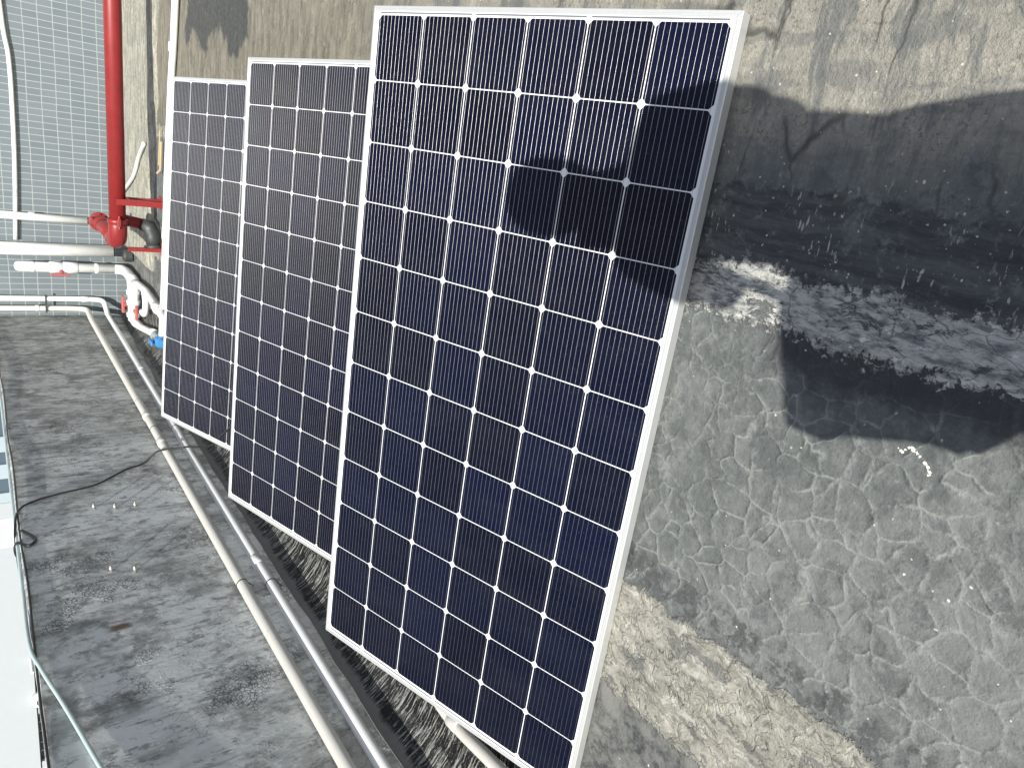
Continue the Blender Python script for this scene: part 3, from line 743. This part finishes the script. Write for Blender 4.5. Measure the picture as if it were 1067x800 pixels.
# black iron cap standing right below the elbow
bm = bmesh.new(); tube(bm, [(-1.44, 7.80, .0), (-1.44, 7.80, .03), (-1.44, 7.80, .06), (-1.44, 7.80, .075)], [.062, .06, .06, .05], 20)
tag(link('iron_cap', bm, M['dark_iron'], smooth=False), 'round dark iron cap on the concrete below the red elbow', 'cap')
bm = bmesh.new(); tube(bm, [(-.30, 6.78, .05), (-.444, 7.05, .05), (-.62, 7.30, .05), (-.84, 7.93, .05)], .016, 10, samples=4)
tag(link('bent_conduit', bm, M['pvc'], smooth=True), 'thin white bent tube on the concrete behind the red pipe', 'tube')
bm = bmesh.new(); tube(bm, [(-.25, 6.30, .01), (-.47, 6.33, .012), (-.50, 6.36, .03)], .010, 8); tube(bm, [(-.16, 6.34, .01), (-.44, 6.40, .012)], .006, 8)
tag(link('bamboo_stick', bm, mat_simple('pale_stick', (.42, .34, .20), .8, var=.2)), 'short tan stick lying beside the white floor pipe', 'stick')

# ------------------------------------------------------------------ cables
cb = [(-2.22, 3.60, 1.10), (-2.16, 3.70, 1.165), (-2.09, 3.86, 1.162), (-2.088, 3.99, 1.135), (-2.088, 4.055, 1.07), (-2.088, 4.099, .961), (-2.088, 4.153, .772), (-2.088, 4.293, .605), (-2.085, 4.353, .49), (-2.02, 4.36, .41), (-2.0, 4.33, .28), (-1.985, 4.30, .25), (-1.95, 4.20, .16), (-1.87, 4.06, .13), (-1.80, 3.90, .12), (-1.765, 3.84, .165), (-1.715, 3.79, .20), (-1.64, 3.71, .18), (-1.52, 3.60, .14), (-1.30, 3.42, .03), (-1.1, 3.3, .012)]
bm = bmesh.new(); tube(bm, cb, .0056, 10, samples=8)
tag(link('power_cable', bm, M['rubber'], smooth=True), 'black cable hanging over the parapet and across both pipes to the panels', 'cable')
# loops of the same sort of cable over the coping
bm = bmesh.new()
tube(bm, [(-2.15, 3.76, 1.16), (-2.20, 3.66, 1.165), (-2.27, 3.52, 1.15), (-2.33, 3.56, 1.11), (-2.28, 3.72, 1.12), (-2.20, 3.72, 1.17), (-2.11, 3.68, 1.165), (-2.088, 3.60, 1.12), (-2.09, 3.66, 1.09), (-2.088, 3.76, 1.14)], .007, 8, samples=8)
tag(link('cable_loop', bm, M['rubber'], smooth=True), 'knotted loops of black cable on the parapet edge', 'cable')
bm = bmesh.new()
pp = [(-2.093 - .003 * math.sin(i * 1.3), 7.9 - .42 * i, 1.146 + .004 * math.sin(i * 2.1)) for i in range(14)] + [(-2.094, 2.3, 1.148), (-2.094, 1.4, 1.148), (-2.094, 0, 1.148)]
tube(bm, pp, .0045, 8, samples=5)
tag(link('edge_cable', bm, M['rubber'], smooth=True), 'thin dark cable lying along the top edge of the parapet', 'cable')
bm = bmesh.new()
tube(bm, [(-2.13, 7.9, 1.163), (-2.135, 5.5, 1.163), (-2.13, 4.2, 1.163), (-2.125, 3.3, 1.163), (-2.10, 2.85, 1.162), (-2.086, 2.66, 1.135), (-2.086, 2.41, 1.078), (-2.086, 2.09, 1.012), (-2.08, 1.7, .93), (-2.08, 1.2, .86), (-2.06, .3, .84), (-2.08, -1.5, .95)], .0078, 10, samples=6)
tag(link('water_hose', bm, M['hose'], smooth=True), 'pale bluish hose slanting down from the parapet edge', 'hose')

# ------------------------------------------------------------------ buildings beyond the parapet
b1 = empty('office_building', (-13, 30, -12)); tag(b1, 'distant building with alternating dark and pale blue window bands', 'building')
ED = [-8.0, -9.72, -10.2, -10.6, -11.6, -12.57, -13.2, -13.72, -14.32, -14.93, -15.35]
KI = ['blueband', 'winglass', 'palewall', 'blueglass', 'blueglass', 'blueband', 'blueglass', 'blueband', 'blueglass', 'blueband']
bm = bmesh.new(); box(bm, (-15.35 + 13, .31, 0), (-4 + 13, 14, 20)); link('wall', bm, M['blueband'], b1)
for i in range(len(KI)):
    g = M[KI[i]]; nm = 'window' if 'glass' in KI[i] else 'pier'
    dp = .12 if nm == 'window' else .0
    bm = bmesh.new(); box(bm, (ED[i + 1] + 13 + .002, dp, 0), (ED[i] + 13 - .002, .305, 19.5)); link(nm, bm, g, b1)
b2 = empty('pale_building', (-25, 30, -12)); tag(b2, 'large pale blank walled building with a window row, beyond the parapet', 'building')
bm = bmesh.new(); box(bm, (-45 + 25, .0, 12.55), (-15.36 + 25, 12, 24)); box(bm, (-45 + 25, .3, 0), (-15.36 + 25, 12, 12.549)); link('wall', bm, M['palewall'], b2)
bm = bmesh.new(); box(bm, (-17.3 + 25, -.03, 10), (-16.05 + 25, -.002, 24)); link('white_pilaster', bm, mat_simple('white_paint', (.8, .8, .8), .7, var=.03), b2)
X0 = -17.4
for i in range(16):
    w = 1.45
    xa = X0 - i * 1.62; xb = xa - w
    bm = bmesh.new(); box(bm, (xb + 25, .20, 8), (xa + 25, .28, 12.50)); wn_ = link('window', bm, M['winglass'], b2)
    for f in (.33, .66):
        bm = bmesh.new(); box(bm, (xa - w * f + 25 - .03, .17, 8), (xa - w * f + 25 + .03, .198, 12.5)); link('glazing_bar', bm, M['palewall'], wn_)
    if i % 2 == 0:
        bm = bmesh.new(); box(bm, (xb - .55 + 25, .05, 10.6), (xb + 25 - .02, .29, 12.5)); link('pier', bm, M['palewall'], b2)
bm = bmesh.new(); tube(bm, [(-22.9 + 25, -.02, 12.62), (-22.9 + 25, -.9, 12.62)], .06, 8); link('spout', bm, M['pvc'], b2)
ac = empty('exhaust_fan', (-24.95, 29.8, .35)); tag(ac, 'small round white vent in the window row of the pale building', 'vent')
bm = bmesh.new(); tube(bm, [(0, .2, 0), (0, -.1, 0), (0, -.14, 0)], [.34, .34, .26], 20); link('vent_drum', bm, M['pvc'], ac, True)
bm = bmesh.new(); tube(bm, [(0, -.15, 0), (0, -.17, 0)], .2, 16); link('vent_hub', bm, M['dark_iron'], ac, True)

# ------------------------------------------------------------------ grit and paint chips on the floor
bm = bmesh.new()
def chip(x, y, s):
    a = random.random() * 6.28; n = random.choice((3, 4, 5)); h = s * random.uniform(.2, .6); z = fz(x, y) - .001
    top = []; bot = []
    for k in range(n):
        t = a + 6.283 * k / n; q = s * random.uniform(.5, 1.1)
        top.append(bm.verts.new((x + q * .8 * math.cos(t), y + q * .8 * math.sin(t), z + h * random.uniform(.6, 1)))); bot.append(bm.verts.new((x + q * math.cos(t), y + q * math.sin(t), z)))
    bm.faces.new(top)
    for k in range(n): bm.faces.new((bot[k], bot[(k + 1) % n], top[(k + 1) % n], top[k]))
for i in range(2600):
    z_ = random.random()
    if z_ < .62: x = random.uniform(.02, 1.0); y = random.uniform(.2, 3.2) ** 1.0
    elif z_ < .8: x = random.gauss(-.05, .10); y = random.uniform(.2, 1.1)
    else: x = random.uniform(-1.5, .1); y = random.uniform(.1, 1.2)
    chip(x, y, random.choice((.0012, .0016, .002, .0025, .0035)))
tag(link('grit', bm, M['chip']), 'pale grit and paint chips scattered on the roof', 'grit', kind='stuff')
# one larger flake of old paint
bm = bmesh.new()
FP = [(-.367, .454), (-.360, .445), (-.354, .437), (-.357, .430), (-.361, .424), (-.367, .413), (-.376, .403), (-.387, .394)]
for (a_, b_) in zip(FP, FP[1:]):
    for k in range(7):
        t = k / 7; chip(a_[0] + (b_[0] - a_[0]) * t + random.uniform(-.003, .003), a_[1] + (b_[1] - a_[1]) * t + random.uniform(-.003, .003), random.uniform(.002, .0048))
tag(link('paint_flake', bm, mat_simple('white_flake', (.72, .71, .64), .8, var=.1)), 'curled white paint flake on the cracked grey membrane', 'paint flake')

# ------------------------------------------------------------------ photographer (behind the camera; casts the shadow)
skin = mat_simple('skin', (.42, .24, .16), .55, var=.06)
cloth = mat_simple('blue_shirt', (.08, .12, .22), .9, var=.12, sc=30)
trou = mat_simple('dark_trousers', (.05, .05, .06), .9, var=.15, sc=30)
hairm = mat_simple('dark_hair', (.02, .016, .013), .6, var=.2, sc=60)
def skinned(name, chains, mat, parent, sub=2):
    """chains: list of lists of (point, radius); chains whose first point repeats an earlier point are joined to it"""
    me = bpy.data.meshes.new(name); V = []; Eg = []; R = []; key = {}
    for ch in chains:
        pr = None
        for p, r_ in ch:
            k = tuple(round(q, 4) for q in p)
            if k not in key: key[k] = len(V); V.append(p); R.append(r_)
            if pr is not None and pr != key[k]: Eg.append((pr, key[k]))
            pr = key[k]
    me.from_pydata(V, Eg, [])
    o = bpy.data.objects.new(name, me); COL.objects.link(o)
    mo = o.modifiers.new('Skin', 'SKIN'); mo.use_smooth_shade = True
    for i, r_ in enumerate(R):
        r2 = r_ if isinstance(r_, tuple) else (r_, r_)
        me.skin_vertices[0].data[i].radius = r2
    me.skin_vertices[0].data[0].use_root = True
    s_ = o.modifiers.new('Subd', 'SUBSURF'); s_.levels = sub; s_.render_levels = sub
    dg = bpy.context.evaluated_depsgraph_get(); m2 = bpy.data.meshes.new_from_object(o.evaluated_get(dg))
    o.modifiers.clear(); o.data = m2
    for p in m2.polygons: p.use_smooth = True
    m2.materials.clear(); m2.materials.append(mat)
    o.parent = parent
    return o
PX = .10; PY = -.36; DX = .012
per = empty('person', (PX, PY, 0)); tag(per, 'person in blue shirt and dark trousers bending over a phone held in both hands', 'person')
def LP(x, y, z): return (x - PX + (DX if y < PY + .2 else 0), y - PY, z)
pel = LP(PX, PY, .92); ch = LP(PX, PY + .02, 1.20); nk = LP(.085, PY + .05, 1.42)
shR = LP(.245, PY + .02, 1.335); shL = LP(-.045, PY + .02, 1.335)
elR = LP(.245, PY + .02, 1.05); elL = LP(-.10, PY + .05, 1.07)
wrR = LP(.10, PY + .22, 1.13); wrL = LP(-.06, PY + .22, 1.13)
hdR = LP(.062, PY + .285, 1.165); hdL = LP(-.035, PY + .285, 1.165)
body = [[(pel, .10), (LP(PX + .022, PY + .01, 1.05), .128), (ch, .13), (LP(.09, PY + .03, 1.33), .10), (nk, .052), (LP(.075, PY + .09, 1.50), .055), (LP(.07, PY + .10, 1.57), .095), (LP(.065, PY + .09, 1.65), .092), (LP(.065, PY + .08, 1.71), .05)],
        [(LP(.09, PY + .03, 1.33), .10), (shR, .058), (LP(.262, PY + .02, 1.19), .046), (elR, .040), (LP(.19, PY + .12, 1.09), .036), (wrR, .026), (hdR, .030)],
        [(LP(.09, PY + .03, 1.33), .10), (shL, .058), (LP(-.075, PY + .035, 1.20), .046), (elL, .040), (LP(-.085, PY + .14, 1.10), .034), (wrL, .026), (hdL, .030)],
        [(pel, .10), (LP(PX + .09, PY, .84), .07), (LP(PX + .105, PY, .48), .06), (LP(PX + .11, PY - .02, .10), .04), (LP(PX + .11, PY + .0, .05), .045), (LP(PX + .125, PY + .15, .035), .035)],
        [(pel, .10), (LP(PX - .09, PY, .84), .07), (LP(PX - .105, PY, .48), .06), (LP(PX - .11, PY - .02, .10), .04), (LP(PX - .11, PY + .0, .05), .045), (LP(PX - .125, PY + .15, .035), .035)]]
# fingers: short chains rooted in the palms, curling round the edges of the phone
for hd, s in ((hdR, -1), (hdL, 1)):
    for k in range(4):
        f = .019 * (k - 1.5); ln = (.020, .024, .022, .017)[k]
        a = Vector(hd) + Vector((s * .006, .008, f * .9))
        body.append([(tuple(a), .011), (tuple(a + Vector((s * .004, ln, .003))), .0095), (tuple(a + Vector((s * .018, ln * 1.35, .006))), .0085), (tuple(a + Vector((s * .028, ln * 1.2, .008))), .0075)])
    a = Vector(hd) + Vector((s * .010, -.012, .026))
    body.append([(tuple(a), .012), (tuple(a + Vector((s * .014, -.004, .018))), .0105), (tuple(a + Vector((s * .024, .004, .032))), .009)])
skinned('body', body, skin, per)
skinned('shirt', [[(LP(PX, PY, .80), .142), (LP(PX, PY, .90), .150), (LP(PX + .024, PY + .01, 1.05), .160), (LP(PX, PY + .02, 1.20), .152), (LP(.09, PY + .03, 1.33), .118), (LP(.087, PY + .045, 1.385), .07)],
                  [(LP(.09, PY + .03, 1.33), .118), (shR, .074), (LP(.262, PY + .02, 1.19), .062), (LP(.252, PY + .02, 1.12), .060)],
                  [(LP(.09, PY + .03, 1.33), .118), (shL, .074), (LP(-.075, PY + .035, 1.20), .062), (LP(-.09, PY + .045, 1.13), .060)]], cloth, per)
skinned('trousers', [[(LP(PX, PY, .98), .125), (LP(PX, PY, .87), .138), (LP(PX + .085, PY, .80), .10), (LP(PX + .105, PY, .48), .082), (LP(PX + .11, PY - .02, .12), .070)],
                     [(LP(PX, PY, .87), .138), (LP(PX - .095, PY, .80), .108), (LP(PX - .105, PY, .48), .082), (LP(PX - .11, PY - .02, .12), .070)]], trou, per)
skinned('hair', [[(LP(.07, PY + .035, 1.52), .07), (LP(.065, PY + .055, 1.60), .105), (LP(.065, PY + .075, 1.68), .100), (LP(.065, PY + .085, 1.73), .06)]], hairm, per)
for s in (-1, 1):
    bm = bmesh.new(); bmesh.ops.create_uvsphere(bm, u_segments=12, v_segments=8, radius=.012)
    for v in bm.verts: v.co += Vector(LP(.068 + s * .033, PY + .178, 1.585))
    link('eye', bm, mat_simple('eye_white', (.6, .6, .6), .3, var=.02), per, True)
    skinned('shoe', [[(LP(PX + s * .11, PY - .04, .045), .048), (LP(PX + s * .115, PY + .06, .04), .046), (LP(PX + s * .125, PY + .17, .035), .036)]], M['rubber'], per, 1)
skinned('nose', [[(LP(.068, PY + .175, 1.585), .012), (LP(.068, PY + .205, 1.545), .016)]], skin, per, 1)
skinned('mouth', [[(LP(.050, PY + .180, 1.51), .006), (LP(.068, PY + .186, 1.508), .008), (LP(.086, PY + .180, 1.51), .006)]], mat_simple('lips', (.35, .13, .11), .5), per, 1)
# made-up bag at the hip, outlined to cast the shadow's lower left part
bg = empty('shadow_caster_bag', (-.205, PY, .55)); tag(bg, 'made-up dark bag at the hip of the person with the phone, shaped for its shadow', 'bag')
bm = bmesh.new()
pr = [(-.125, .350), (.125, .435), (.21, .41), (.17, .07), (.04, .05), (-.067, .127), (-.050, .228), (-.073, .310)]
fa = [bm.verts.new((x, -.05, z)) for x, z in pr]; fb = [bm.verts.new((x, .05, z)) for x, z in pr]
bm.faces.new(fa); bm.faces.new(fb[::-1])
for i in range(len(pr)): bm.faces.new((fa[i], fb[i], fb[(i + 1) % len(pr)], fa[(i + 1) % len(pr)]))
bmesh.ops.bevel(bm, geom=list(bm.edges), offset=.015, segments=2, affect='EDGES')
link('caster_body', bm, trou, bg, True)
bm = bmesh.new(); tube(bm, [(.11, .0, .34), (.19, .14, .62), (.30, .12, .86), (.36, .0, .90), (.30, -.12, .80), (.12, -.06, .36)], .012, 8, samples=5); link('caster_strap', bm, trou, bg, True)
# phone: its rear lens is the camera position; slab lies behind it
ph = empty('phone'); ph.matrix_world = cam.matrix_world.copy(); tag(ph, 'black phone held sideways in both hands of the person', 'phone')
bm = bmesh.new(); box(bm, (-.020, -.058, .006), (.128, .016, .014), .003); link('phone_body', bm, M['rubber'], ph)
bm = bmesh.new(); box(bm, (-.016, -.054, .0142), (.124, .012, .0148)); link('screen', bm, M['winglass'], ph)
